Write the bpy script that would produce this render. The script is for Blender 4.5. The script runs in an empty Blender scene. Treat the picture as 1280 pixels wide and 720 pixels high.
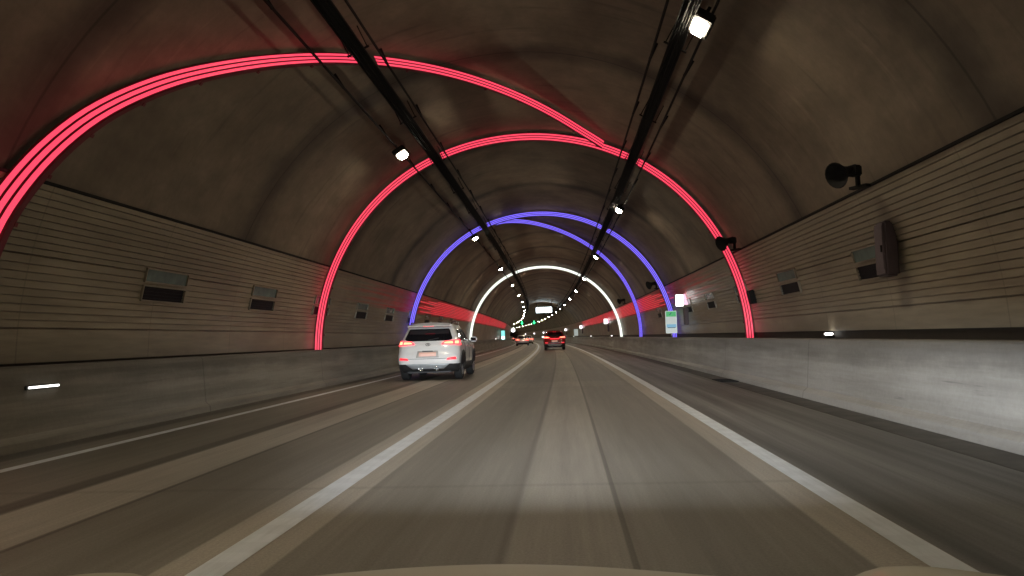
import bpy, bmesh, math, random
from mathutils import Vector, Matrix
random.seed(7)
R=math.radians
sc=bpy.context.scene
COL=sc.collection
H=1.15
CX,CZ,RV=-0.9,0.83,6.0
def off(s): return -(max(s-10.0,0.0)**2)/4400.0
def W(s,X,Z): return Vector((X+off(s),s,Z))
def heading(s): return math.atan2(max(s-10.0,0.0),2200.0)       # road turns left
def th(deg,r=RV):
    a=R(deg); return CX+r*math.sin(a), CZ+r*math.cos(a)

# ------------------------------------------------------------------ materials
def newmat(name):
    m=bpy.data.materials.new(name); m.use_nodes=True
    nt=m.node_tree; b=nt.nodes['Principled BSDF']; return m,nt,b
def simple(name,col,rough=.5,metal=0,var=.12,scale=6,spec=.5,coat=0):
    m,nt,b=newmat(name)
    tc=nt.nodes.new('ShaderNodeTexCoord'); n=nt.nodes.new('ShaderNodeTexNoise'); n.inputs['Scale'].default_value=scale; n.inputs['Detail'].default_value=5
    nt.links.new(tc.outputs['Object'],n.inputs['Vector'])
    mr=nt.nodes.new('ShaderNodeMapRange'); mr.inputs[1].default_value=.3; mr.inputs[2].default_value=.7; mr.inputs[3].default_value=1-var; mr.inputs[4].default_value=1+var
    nt.links.new(n.outputs[0],mr.inputs[0])
    mx=nt.nodes.new('ShaderNodeVectorMath'); mx.operation='SCALE'; mx.inputs[0].default_value=col[:3]
    nt.links.new(mr.outputs[0],mx.inputs['Scale']); nt.links.new(mx.outputs[0],b.inputs['Base Color'])
    b.inputs['Roughness'].default_value=rough; b.inputs['Metallic'].default_value=metal
    b.inputs['Specular IOR Level'].default_value=spec; b.inputs['Coat Weight'].default_value=coat
    return m
def emit(name,col,st,base=(.1,.1,.1)):
    m,nt,b=newmat(name); b.inputs['Base Color'].default_value=(*base,1); b.inputs['Emission Color'].default_value=(*col,1); b.inputs['Emission Strength'].default_value=st
    b.inputs['Roughness'].default_value=.3
    return m
class NT:
    def __init__(s,nt): s.nt=nt
    def n(s,t,**k):
        x=s.nt.nodes.new(t)
        for a,v in k.items(): setattr(x,a,v)
        return x
    def l(s,a,b): s.nt.links.new(a,b)
    def val(s,x,sock):
        if isinstance(x,(int,float)): sock.default_value=x
        else: s.l(x,sock)
    def m(s,op,a,b=0.0,c=0.0,clamp=False):
        x=s.n('ShaderNodeMath',operation=op); x.use_clamp=clamp
        s.val(a,x.inputs[0]); s.val(b,x.inputs[1]); s.val(c,x.inputs[2]); return x.outputs[0]
    def uv(s):
        t=s.n('ShaderNodeUVMap'); q=s.n('ShaderNodeSeparateXYZ'); s.l(t.outputs[0],q.inputs[0]); return q.outputs[0],q.outputs[1]
    def vec(s,x,y,z=0.0):
        c=s.n('ShaderNodeCombineXYZ'); s.val(x,c.inputs[0]); s.val(y,c.inputs[1]); s.val(z,c.inputs[2]); return c.outputs[0]
    def noise(s,v,scale=1,detail=4,rough=.55):
        t=s.n('ShaderNodeTexNoise'); t.inputs['Scale'].default_value=scale; t.inputs['Detail'].default_value=detail; t.inputs['Roughness'].default_value=rough
        s.l(v,t.inputs['Vector']); return t.outputs[0]
    def rng(s,x,a,b,c,d,smooth=False):
        t=s.n('ShaderNodeMapRange'); t.interpolation_type='SMOOTHSTEP' if smooth else 'LINEAR'
        s.val(x,t.inputs[0])
        for i,v in enumerate((a,b,c,d)): t.inputs[i+1].default_value=v
        return t.outputs[0]
    def mix(s,f,a,b):
        t=s.n('ShaderNodeMix',data_type='RGBA'); s.val(f,t.inputs[0])
        for k,v in ((6,a),(7,b)):
            if isinstance(v,tuple): t.inputs[k].default_value=(*v[:3],1)
            else: s.l(v,t.inputs[k])
        return t.outputs[2]
    def scale(s,col,f):
        t=s.n('ShaderNodeVectorMath',operation='SCALE')
        if isinstance(col,tuple): t.inputs[0].default_value=col
        else: s.l(col,t.inputs[0])
        s.val(f,t.inputs['Scale']); return t.outputs[0]
    def band(s,u,a,b,e=.02):
        x=s.rng(u,a-e,a+e,0,1,True); y=s.rng(u,b-e,b+e,1,0,True); return s.m('MULTIPLY',x,y)
    def bump(s,h,bsdf,st=.2,dist=.02):
        t=s.n('ShaderNodeBump'); t.inputs['Strength'].default_value=st; t.inputs['Distance'].default_value=dist
        s.l(h,t.inputs['Height']); s.l(t.outputs[0],bsdf.inputs['Normal'])

def mat_vault():
    m,nt,b=newmat('vault_concrete'); k=NT(nt); u,v=k.uv()
    p=k.vec(u,v)
    big=k.noise(k.vec(k.m('MULTIPLY',u,.55),k.m('MULTIPLY',v,.28)),1,4,.6)
    med=k.noise(k.vec(k.m('MULTIPLY',u,.5),k.m('MULTIPLY',v,1.3)),1.3,5,.6)
    fine=k.noise(p,9,4,.65)
    col=k.mix(k.rng(big,.35,.66,0,1,True),(.168,.128,.09),(.24,.188,.137))
    col=k.scale(col,k.rng(med,.3,.7,.92,1.07))
    col=k.scale(col,k.rng(fine,.25,.75,.93,1.07))
    # lining joints every 6.6 m, sooty on both sides of the joint
    w=k.rng(k.noise(k.vec(k.m('MULTIPLY',u,.6),k.m('MULTIPLY',v,.25)),2,3),.3,.7,-.16,.16)
    d=k.m('ABSOLUTE',k.m('SUBTRACT',k.m('MODULO',k.m('ADD',v,k.m('ADD',w,97.4)),6.6),3.3))
    d=k.m('SUBTRACT',3.3,d) 
    j=k.rng(d,.05,.75,.40,1,True)
    e=k.m('ABSOLUTE',k.m('SUBTRACT',k.m('MODULO',k.m('ADD',v,97.4),6.6),3.3)); e=k.m('SUBTRACT',3.3,e)
    col=k.scale(col,k.rng(e,.012,.03,.55,1))
    seep=k.noise(k.vec(k.m('MULTIPLY',u,.22),k.m('MULTIPLY',v,2.6)),1.4,3,.65)
    col=k.scale(col,k.rng(seep,.56,.72,1,.74,True)); col=k.scale(col,k.rng(seep,.26,.40,1.22,1,True))
    blot=k.noise(k.vec(k.m('MULTIPLY',u,1.1),k.m('MULTIPLY',v,.9),3.7),1.0,4,.68)
    col=k.scale(col,k.rng(blot,.32,.68,.86,1.13,True))
    hit=k.rng(k.noise(k.vec(k.m('MULTIPLY',u,.25),k.m('MULTIPLY',v,.1)),2,2),.3,.55,.55,1.0)
    j=k.m('SUBTRACT',1.0,k.m('MULTIPLY',k.m('SUBTRACT',1.0,j),hit))
    col=k.scale(col,j)
    k.l(col,b.inputs['Base Color']); b.inputs['Roughness'].default_value=.75
    k.bump(k.m('ADD',fine,k.m('MULTIPLY',med,2.0)),b,.25,.02)
    return m
def mat_panel(red=True):
    m,nt,b=newmat('wall_panel_enamel'); k=NT(nt); u,v=k.uv()      # u = height above road, v = along road
    p=k.vec(u,v)
    n1=k.noise(k.vec(k.m('MULTIPLY',u,.7),k.m('MULTIPLY',v,.22)),1.3,4,.6)
    n2=k.noise(k.vec(k.m('MULTIPLY',u,6.0),k.m('MULTIPLY',v,.5)),1.6,5,.6)
    cell=k.n('ShaderNodeTexWhiteNoise',noise_dimensions='2D'); k.l(k.vec(k.m('FLOOR',k.m('MULTIPLY',u,1.1)),k.m('FLOOR',k.m('DIVIDE',v,3.0))),cell.inputs['Vector'])
    col=k.mix(k.rng(n1,.35,.65,0,1,True),(.25,.21,.148),(.355,.302,.215))
    col=k.scale(col,k.rng(n2,.3,.7,.80,1.12)); col=k.scale(col,k.rng(cell.outputs[0],0,1,.93,1.05))
    # panel joints every 3 m
    d=k.m('ABSOLUTE',k.m('SUBTRACT',k.m('FRACT',k.m('DIVIDE',v,3.0)),.5))
    col=k.scale(col,k.rng(d,.494,.498,1,.72))
    # splash dirt low on the wall
    col=k.scale(col,k.rng(k.m('ADD',u,k.m('MULTIPLY',n2,.5)),1.2,1.9,.72,1.0,True))
    if red:  # red glow on the upper walls, painted into the panel colour
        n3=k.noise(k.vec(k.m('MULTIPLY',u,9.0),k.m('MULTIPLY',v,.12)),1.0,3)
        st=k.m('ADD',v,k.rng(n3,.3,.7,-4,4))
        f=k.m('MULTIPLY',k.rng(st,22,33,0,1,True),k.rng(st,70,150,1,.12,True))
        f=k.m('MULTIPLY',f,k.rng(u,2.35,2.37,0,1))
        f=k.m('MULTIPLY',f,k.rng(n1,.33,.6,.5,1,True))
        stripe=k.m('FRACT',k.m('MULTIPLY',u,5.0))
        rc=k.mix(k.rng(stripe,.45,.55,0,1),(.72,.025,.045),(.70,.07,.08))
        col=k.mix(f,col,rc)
    k.l(col,b.inputs['Base Color']); b.inputs['Roughness'].default_value=.36
    k.l(k.rng(n2,.3,.7,.3,.5),b.inputs['Roughness'])
    k.bump(n2,b,.08,.01)
    return m
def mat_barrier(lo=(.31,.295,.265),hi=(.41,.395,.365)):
    m,nt,b=newmat('barrier_concrete'); k=NT(nt); u,v=k.uv()
    a=k.noise(k.vec(k.m('MULTIPLY',u,5.0),k.m('MULTIPLY',v,.22)),1.2,5,.62)
    c=k.noise(k.vec(k.m('MULTIPLY',u,.5),k.m('MULTIPLY',v,.45)),1.1,4,.6)
    f=k.noise(k.vec(u,v),14,6,.7)
    col=k.mix(k.rng(a,.32,.68,0,1,True),lo,hi)
    col=k.scale(col,k.rng(c,.3,.7,.86,1.06)); col=k.scale(col,k.rng(f,.25,.75,.9,1.08))
    uu=k.m('MODULO',u,5.0); cutoff_noise=k.noise(k.vec(k.m('MULTIPLY',u,1.5),k.m('MULTIPLY',v,.5),2.0),1.2,5,.65)
    col=k.scale(col,k.rng(k.m('ADD',uu,k.rng(cutoff_noise,.3,.7,-.12,.12)),.62,.92,1,.62,True))  # top of the barrier darkened in the colour to imitate the headlight cutoff
    scuff=k.noise(k.vec(k.m('MULTIPLY',u,14.0),k.m('MULTIPLY',v,.55),8.0),1.0,4,.7)
    col=k.scale(col,k.rng(scuff,.62,.72,1,.72,True))
    d=k.m('ABSOLUTE',k.m('SUBTRACT',k.m('FRACT',k.m('DIVIDE',v,6.6)),.5))
    col=k.scale(col,k.rng(d,.496,.4985,1,.7))
    k.l(col,b.inputs['Base Color']); b.inputs['Roughness'].default_value=.7
    k.bump(k.m('ADD',f,a),b,.3,.015)
    return m
def mat_road():
    m,nt,b=newmat('road_pavement'); k=NT(nt); u,v=k.uv()
    p=k.vec(u,v)
    streak=k.noise(k.vec(k.m('MULTIPLY',u,3.2),k.m('MULTIPLY',v,.05)),1.0,5,.6)
    fs=k.noise(k.vec(k.m('MULTIPLY',u,22.0),k.m('MULTIPLY',v,.7)),1.0,3,.6)
    big=k.noise(k.vec(k.m('MULTIPLY',u,.8),k.m('MULTIPLY',v,.16)),1.0,4,.6)
    grain=k.noise(p,60,4,.8)
    col=k.mix(k.rng(big,.35,.65,0,1,True),(.20,.182,.15),(.262,.238,.20))
    # shoulder outside the right line is greyer asphalt
    sh=k.rng(u,1.86,1.9,0,1)
    col=k.mix(sh,col,k.mix(k.rng(streak,.35,.65,0,1,True),(.14,.136,.128),(.225,.217,.205)))
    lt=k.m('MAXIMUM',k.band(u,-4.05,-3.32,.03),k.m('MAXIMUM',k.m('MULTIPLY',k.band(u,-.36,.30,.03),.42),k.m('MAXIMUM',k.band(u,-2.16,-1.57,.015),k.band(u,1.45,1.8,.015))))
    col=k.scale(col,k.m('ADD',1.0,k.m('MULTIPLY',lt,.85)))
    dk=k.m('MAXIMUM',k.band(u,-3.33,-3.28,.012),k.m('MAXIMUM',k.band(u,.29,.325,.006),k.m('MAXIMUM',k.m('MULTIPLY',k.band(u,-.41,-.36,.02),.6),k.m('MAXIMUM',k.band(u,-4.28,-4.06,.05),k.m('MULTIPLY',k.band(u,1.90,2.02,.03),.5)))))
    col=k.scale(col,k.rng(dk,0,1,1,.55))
    # wheel tracks
    wt=k.m('MAXIMUM',k.band(u,.55,1.15,.25),k.band(u,-1.25,-.7,.25))
    wt=k.m('MAXIMUM',wt,k.band(u,-2.9,-2.4,.25))
    col=k.scale(col,k.rng(wt,0,1,1,.87))
    # transverse slab joints
    d=k.m('ABSOLUTE',k.m('SUBTRACT',k.m('FRACT',k.m('DIVIDE',k.m('ADD',v,6.0),12.0)),.5))
    col=k.scale(col,k.m('SUBTRACT',1.0,k.m('MULTIPLY',k.rng(d,.494,.4985,0,.14),k.m('SUBTRACT',1.0,sh))))
    pt=k.m('MULTIPLY',k.band(v,17.6,19.4,.1),k.band(u,-2.0,1.4,.05))
    col=k.scale(col,k.m('ADD',1.0,k.m('MULTIPLY',pt,.12)))
    col=k.scale(col,k.rng(streak,.3,.7,.82,1.16)); col=k.scale(col,k.rng(fs,.3,.7,.93,1.07)); col=k.scale(col,k.rng(grain,.25,.75,.72,1.28))
    # darker trampled gutters
    col=k.scale(col,k.rng(u,-6.05,-5.95,.5,1))
    k.l(col,b.inputs['Base Color']); k.l(k.rng(big,.3,.7,.5,.68),b.inputs['Roughness'])
    k.bump(grain,b,.35,.006)
    return m
def mat_line():
    m,nt,b=newmat('road_paint'); k=NT(nt); u,v=k.uv()
    a=k.noise(k.vec(k.m('MULTIPLY',u,16.0),k.m('MULTIPLY',v,1.5)),1.0,5,.7)
    r=k.m('FRACT',k.m('MULTIPLY',v,2.5))
    col=k.mix(k.rng(a,.3,.62,0,1,True),(.74,.78,.80),(.86,.90,.93))
    col=k.scale(col,k.rng(r,.42,.5,1,.95))
    k.l(col,b.inputs['Base Color']); b.inputs['Roughness'].default_value=.55
    return m
M={}
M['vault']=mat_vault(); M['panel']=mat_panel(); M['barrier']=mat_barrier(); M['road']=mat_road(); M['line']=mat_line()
M['ledge']=simple('walkway_concrete',(.2,.185,.155),.85,scale=2)
M['gutter']=simple('gutter_concrete',(.085,.08,.07),.7,scale=3,var=.3)
M['base']=simple('dark_base_strip',(.035,.03,.025),.7)
M['black']=simple('blackened_steel',(.016,.015,.014),.8,spec=.2)
M['cable']=simple('cable_sheath',(.010,.010,.010),.9,spec=.1)
M['steel']=simple('galvanised_steel',(.22,.21,.19),.45,.6)
M['lens']=emit('lamp_glow',(1,.87,.64),290.0)
M['led_red']=emit('led_red',(1,.06,.12),1.12)
M['led_blue']=emit('led_blue',(.21,.145,1.0),1.1)
M['led_white']=emit('led_white',(.95,1.0,.9),1.5)
M['bay_red']=simple('red_light_housing',(.16,.01,.02),.5)
M['bay_blue']=simple('blue_light_housing',(.02,.015,.12),.5)
M['bay_white']=simple('grey_light_housing',(.2,.2,.19),.5)
M['red_glow_line']=emit('wall_glow_line',(1,.04,.07),.85)  # for the added lines that carry the red wall glow
M['vent_teal']=simple('vent_teal_glass',(.11,.16,.155),.25,var=.2)
M['vent_dark']=simple('vent_dark_recess',(.010,.009,.014),.6,spec=.2)
M['purple']=simple('cabinet_purple',(.085,.06,.068),.6)
M['sign_white_lit']=emit('sign_white_lit',(1,1,.97),3.0)
M['sign_pink_reflection']=emit('sign_pink_reflection',(1,.62,.80),1.0)
M['vms']=emit('message_board_lit',(.78,.95,1.0),14.0)
M['green']=emit('signal_green',(.05,1,.30),1.7)
M['cyan']=emit('sign_cyan_lit',(.25,.9,.8),1.0)
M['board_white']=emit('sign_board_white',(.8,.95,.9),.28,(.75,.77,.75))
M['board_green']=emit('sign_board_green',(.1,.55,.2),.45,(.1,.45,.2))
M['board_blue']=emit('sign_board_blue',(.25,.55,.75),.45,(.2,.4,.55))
M['board_ink']=simple('sign_board_ink',(.03,.10,.22),.5)
M['marker']=emit('marker_glow',(1,.98,.92),3.5)
M['rubber']=simple('tyre_rubber',(.015,.015,.015),.8)
M['rim']=simple('alloy_rim',(.5,.5,.5),.3,.9)
M['glass']=simple('car_glass',(.008,.008,.01),.06,var=.0,coat=.3)
M['trim']=simple('black_car_trim',(.025,.025,.026),.55)
M['skid']=simple('silver_skid_plate',(.42,.45,.47),.4,.4)
M['chrome']=simple('chrome',(.6,.6,.6),.15,1)
M['white_paint']=simple('pearl_white_paint',(.80,.79,.77),.28,0,.02,coat=.7)
M['dark_paint']=simple('dark_red_paint',(.22,.01,.012),.25,0,.02,coat=.8)
M['silver_paint']=simple('silver_car_paint',(.55,.50,.49),.3,.4,.02,coat=.6)
M['cream_paint']=simple('champagne_car_paint',(.50,.46,.34),.5,.0,.03,coat=.2)
M['tail_red']=emit('tail_lamp_red',(1,.03,.045),3.6,(.3,.01,.01))
M['tail_core']=emit('tail_lamp_core',(1,.30,.14),3.4,(.4,.1,.05))
M['tail_reflect']=emit('bumper_reflector_red',(1,.05,.07),1.1,(.4,.02,.02))
M['plate']=emit('number_plate_lit',(1,.42,.30),.35,(.6,.5,.45))
M['head']=emit('head_lamp_lit',(.9,.95,1),6.0)

# ------------------------------------------------------------------ mesh helpers
def link(o,parent=None):
    COL.objects.link(o)
    if parent is not None: o.parent=parent
    return o
def mk(name,verts,faces,mat,parent=None,uvs=None,smooth=False,loc=None,rot=None):
    me=bpy.data.meshes.new(name); me.from_pydata([tuple(v) for v in verts],[],faces)
    mats=mat if isinstance(mat,list) else [mat]
    for x in mats: me.materials.append(x)
    if uvs:
        l=me.uv_layers.new(name='UVMap')
        for lp in me.loops: l.data[lp.index].uv=uvs[lp.vertex_index]
    if smooth:
        for p in me.polygons: p.use_smooth=True
    me.update()
    o=bpy.data.objects.new(name,me)
    if loc is not None: o.location=loc
    if rot is not None: o.rotation_euler=rot
    return link(o,parent)
def fixn(o):
    bm=bmesh.new(); bm.from_mesh(o.data); bmesh.ops.recalc_face_normals(bm,faces=bm.faces); bm.to_mesh(o.data); bm.free(); return o
class MB:
    def __init__(s): s.v=[];s.f=[]
    def add(s,v,f):
        n=len(s.v); s.v+= [Vector(x) for x in v]; s.f+=[tuple(i+n for i in q) for q in f]; return s
    def box(s,c,d,mt=None,bev=0):
        x,y,z=[a/2 for a in d]
        P=[Vector((i*x,j*y,k*z)) for k in(-1,1) for j in(-1,1) for i in(-1,1)]
        F=[(0,2,3,1),(4,5,7,6),(0,1,5,4),(2,6,7,3),(0,4,6,2),(1,3,7,5)]
        if bev:
            bm=bmesh.new(); vs=[bm.verts.new(p) for p in P]
            for q in F: bm.faces.new([vs[i] for i in q])
            bmesh.ops.bevel(bm,geom=bm.edges[:],offset=bev,segments=2,affect='EDGES')
            bm.verts.index_update(); P=[v.co.copy() for v in bm.verts]; F=[tuple(v.index for v in q.verts) for q in bm.faces]; bm.free()
        if mt is not None: P=[mt@p for p in P]
        return s.add([p+Vector(c) for p in P],F)
    def tube(s,pts,r,n=8,closed=False):
        pts=[Vector(p) for p in pts]; base=len(s.v); N=len(pts)
        for i,p in enumerate(pts):
            t=(pts[min(i+1,N-1)]-pts[max(i-1,0)]).normalized()
            a=t.cross(Vector((0,0,1)))
            if a.length<1e-3: a=Vector((1,0,0))
            a.normalize(); b=t.cross(a)
            rr=r[i] if isinstance(r,(list,tuple)) else r
            for k in range(n):
                q=2*math.pi*k/n; s.v.append(p+a*rr*math.cos(q)+b*rr*math.sin(q))
        for i in range(N-1):
            for k in range(n):
                k2=(k+1)%n; s.f.append((base+i*n+k,base+i*n+k2,base+(i+1)*n+k2,base+(i+1)*n+k))
        s.f.append(tuple(base+k for k in range(n))[::-1]); s.f.append(tuple(base+(N-1)*n+k for k in range(n)))
        return s
    def lathe(s,prof,n=24,mt=None):   # prof: (radius, axial x)
        base=len(s.v)
        for r,x in prof:
            for k in range(n):
                q=2*math.pi*k/n; p=Vector((x,r*math.cos(q),r*math.sin(q)))
                s.v.append(mt@p if mt is not None else p)
        for i in range(len(prof)-1):
            for k in range(n):
                k2=(k+1)%n; s.f.append((base+i*n+k,base+i*n+k2,base+(i+1)*n+k2,base+(i+1)*n+k))
        return s
    def build(s,name,mat,parent=None,smooth=False,**k):
        return fixn(mk(name,s.v,s.f,mat,parent,smooth=smooth,**k))
def empty(name,loc=(0,0,0),rz=0,parent=None):
    o=bpy.data.objects.new(name,None); o.location=loc; o.rotation_euler=(0,0,rz); o.empty_display_size=.3; return link(o,parent)
def tag(o,label=None,cat=None,group=None,kind=None):
    if label:o['label']=label
    if cat:o['category']=cat
    if group:o['group']=group
    if kind:o['kind']=kind
    return o
def copy_tree(o,parent=None):
    c=o.copy(); COL.objects.link(c); c.parent=parent
    for ch in [x for x in COL.objects if x.parent is o]: copy_tree(ch,c)
    return c
def srange(a,b,step):
    out=[];s=a
    while s<b-1e-6: out.append(s); s+=step
    out.append(b); return out
SS=srange(-40,60,2.5)[:-1]+srange(60,440,5)
def extrude(name,prof,mat,parent=None,uvf=None,slist=None,closed=False,smooth=False):
    """sweep a cross-section (X,Z) along the curved road; uvf(index,X,Z)->u"""
    sl=slist or SS; V=[];U=[];F=[];n=len(prof)
    for s in sl:
        for i,(X,Z) in enumerate(prof):
            V.append(W(s,X,Z)); U.append(((uvf(i,X,Z) if uvf else X),s))
    m=n if closed else n-1
    for a in range(len(sl)-1):
        for i in range(m):
            j=(i+1)%n; F.append((a*n+i,a*n+j,(a+1)*n+j,(a+1)*n+i))
    return mk(name,V,F,mat,parent,uvs=U,smooth=smooth)

# ------------------------------------------------------------------ setting
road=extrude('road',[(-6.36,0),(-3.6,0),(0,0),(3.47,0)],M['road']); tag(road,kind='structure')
g=extrude('gutter',[(3.47,0.002),(3.50,-.012),(3.90,-.012),(3.97,0.0)],M['gutter']); tag(g,kind='structure')
def line(x0,x1): tag(extrude('lane_line',[(x0,.005),(x1,.005)],M['line']),kind='structure')
line(-5.59,-5.44); line(-1.955,-1.755); line(1.69,1.87)
gr=empty('ground',(0,0,-.3)); COL.objects.unlink(gr); bpy.data.objects.remove(gr)
gd=mk('ground',[(-2500,-1500,-.25),(2500,-1500,-.25),(2500,3500,-.25),(-2500,3500,-.25)],[(0,1,2,3)],M['gutter']); tag(gd,kind='structure')

# the tunnel: vault, cladding, seams
tun=empty('tunnel',(CX,0,0)); tag(tun,'long round vaulted road tunnel of sooty brown concrete with ribbed wall cladding, curving left','tunnel')
def inT(o): o.parent=tun; o.matrix_parent_inverse=Matrix.Translation(-tun.location); return o
prof=[];ua=[]
for i in range(0,65):
    d=-92+184*i/64; X,Z=th(d); prof.append((X,Z)); ua.append(R(d)*RV)
v=extrude('vault',prof,M['vault'],uvf=lambda i,X,Z:ua[i],smooth=True); inT(v)
def clad(side):
    zb=1.10 if side>0 else 1.01
    # cladding profile, from base up, grooves every 0.1 m
    pts=[]; z=1.10
    def cx(z,r): return CX+side*math.sqrt(max(r*r-(z-CZ)**2,0))
    r0=5.93
    zs=[]
    seams=[1.45,2.36]
    pts.append((cx(zb,5.99),zb)); pts.append((cx(zb,r0),zb))
    k=0; z=1.10
    grooves=[1.45]+[1.45+.0995*i for i in range(1,9)]+[2.36]+[2.36+.086*i for i in range(1,10)]
    for gz in grooves:
        seam= any(abs(gz-q)<1e-3 for q in seams)
        w=.024 if seam else .014; dp=.05 if seam else .03
        pts+= [(cx(gz-w/2,r0),gz-w/2),(cx(gz,r0+dp),gz-w/2+.001),(cx(gz,r0+dp),gz+w/2-.001),(cx(gz+w/2,r0),gz+w/2)]
    pts.append((cx(3.205,r0),3.205)); pts.append((cx(3.205,5.995),3.215))
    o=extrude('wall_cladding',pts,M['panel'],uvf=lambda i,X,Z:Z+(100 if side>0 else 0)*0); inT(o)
    # dark base strip
    b=extrude('base_strip',[(cx(.96,5.97),.955),(cx(zb,5.97),zb+.002)],M['base']); inT(b)
    # capping rail above the cladding
    c=extrude('capping_rail',[(cx(3.207,5.995),3.216),(cx(3.207,5.905),3.208),(cx(3.24,5.905),3.238),(cx(3.25,5.995),3.25)],M['black']); inT(c)
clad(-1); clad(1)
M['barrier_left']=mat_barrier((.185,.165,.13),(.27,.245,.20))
def barrier(side,xb,label):
    s=side
    p=[(xb,-.02),(xb+s*.015,.10),(xb+s*.09,.17),(xb+s*.15,.90),(xb+s*.165,.955),(xb+s*.19,.978),(xb+s*.36,.98),(xb+s*.36,.94)]
    ul=[0]
    for a,b in zip(p,p[1:]): ul.append(ul[-1]+math.dist(a,b))
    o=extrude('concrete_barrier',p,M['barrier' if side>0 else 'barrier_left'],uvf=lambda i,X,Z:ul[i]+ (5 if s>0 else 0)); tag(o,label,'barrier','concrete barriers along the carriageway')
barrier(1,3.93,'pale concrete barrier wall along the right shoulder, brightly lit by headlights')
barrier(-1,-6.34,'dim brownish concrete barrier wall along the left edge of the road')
tag(extrude('walkway',[(4.27,.955),(5.14,.955)],M['ledge']),kind='structure')
tag(extrude('walkway',[(-6.94,.955),(-6.68,.955)],M['ledge']),kind='structure')

# ------------------------------------------------------------------ cable trays, conduits
def frame(s,deg,r):   # matrix whose local z points to the tunnel axis, y along the road
    X,Z=th(deg,r); a=R(deg)
    zc=Vector((-math.sin(a),0,-math.cos(a))); yc=Vector((0,1,0)); xc=yc.cross(zc)
    m=Matrix((xc,yc,zc)).transposed().to_4x4()
    m=Matrix.Rotation(heading(s),4,'Z')@m; m.translation=W(s,X,Z); return m
def tray(deg,side):
    t=empty('cable_tray',W(-40,*th(deg,5.6))); tag(t,f'black cable tray hung from the vault, the {side} one of two','cable tray','cable trays under the vault')
    def pin(o): o.parent=t; o.matrix_parent_inverse=Matrix.Translation(-t.location); return o
    hw=1.2
    P=[th(deg-hw,5.62),th(deg-hw,5.56),th(deg-hw+.12,5.56),th(deg-hw+.12,5.61),th(deg+hw-.12,5.61),th(deg+hw-.12,5.56),th(deg+hw,5.56),th(deg+hw,5.62)]
    pin(extrude('channel',P,M['black'],closed=True))
    mb=MB()
    for dd in (-.75,-.35,.05,.45,.8):
        mb.tube([W(s,*th(deg+dd,5.585+.012*math.sin(s*1.3+dd*7))) for s in SS],.022,6)
    pin(mb.build('cable',M['cable']))
    first=None
    for i in range(96):
        s=-28+4*i
        if first is None:
            mb=MB()
            for dx in (-.17,.17): mb.box((dx,0,-.21),(.018,.018,.44))
            mb.box((0,0,.0),(.40,.04,.02))
            first=mb.build('hanger',M['black'],t); o=first
        else:
            o=first.copy(); COL.objects.link(o)
        o.parent=t; o.matrix_parent_inverse=Matrix.Translation(-t.location); o.matrix_basis=frame(s,deg,5.60)
tray(-24.8,'left'); tray(29.8,'right')
def conduit(deg,label,r=5.70):
    t=empty('conduit',W(-40,*th(deg,r))); tag(t,label,'conduit','thin conduits beside the cable trays')
    o=MB().tube([W(s,*th(deg,r)) for s in SS],.024,6).build('pipe',M['black']); o.parent=t; o.matrix_parent_inverse=Matrix.Translation(-t.location)
    first=None
    for i in range(60):
        s=-10+3.3*i
        if first is None: first=MB().box((0,0,-.13),(.05,.03,.30)).build('clip',M['black'],t); o=first
        else: o=first.copy(); COL.objects.link(o)
        o.parent=t; o.matrix_parent_inverse=Matrix.Translation(-t.location); o.matrix_basis=frame(s,deg,r)
conduit(-31.0,'thin black lamp rail on the left vault, carrying the left row of lamps')
conduit(-22.0,'thin black conduit just right of the left cable tray')
conduit(26.3,'thin black conduit just left of the right cable tray')
conduit(33.0,'thin black lamp rail on the right vault, carrying the right row of lamps')

# ------------------------------------------------------------------ tunnel lamps
ORD=['zeroth','first','second','third','fourth','fifth','sixth','seventh','eighth','ninth','tenth','eleventh','twelfth','thirteenth','fourteenth','fifteenth','sixteenth','seventeenth','eighteenth','nineteenth','twentieth','twenty-first','twenty-second','twenty-third','twenty-fourth']
def make_lamp():
    t=empty('tunnel_lamp')
    MB().box((0,0,-.055),(.32,.66,.12),bev=.02).build('housing',M['black'],t)
    MB().box((0,0,.0),(.23,.48,.08),bev=.035).build('lens',M['lens'],t,smooth=True)
    mb=MB()
    for y in(-.2,.2): mb.box((0,y,-.16),(.05,.04,.14))
    mb.build('bracket',M['black'],t)
    return t
L0=make_lamp(); first=True
for deg,s0,ds,side,pre in ((-31.0,17.75,15.6,'left',2),(32.2,10.86,16.05,'right',2)):
    for i in range(-pre,22 if side=='left' else 22):
        s=s0+ds*i
        o=L0 if first else copy_tree(L0); first=False
        o.matrix_world=frame(s,deg,5.56)
        if i<0: lab=f'tunnel lamp of the {side} row, hung behind the viewpoint, {ORD[-i]} from it'; 
        else:
            lab=(f'glowing white lamp, nearest of the {side} ceiling row in view' if i==0 else f'glowing white lamp, {ORD[i+1]} from the front of the {side} ceiling row')
            if i==0 and side=='right': lab='large bright lamp at the top edge, nearest of the right ceiling row'
        tag(o,lab,'lamp','lamps in two rows under the vault')

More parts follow.
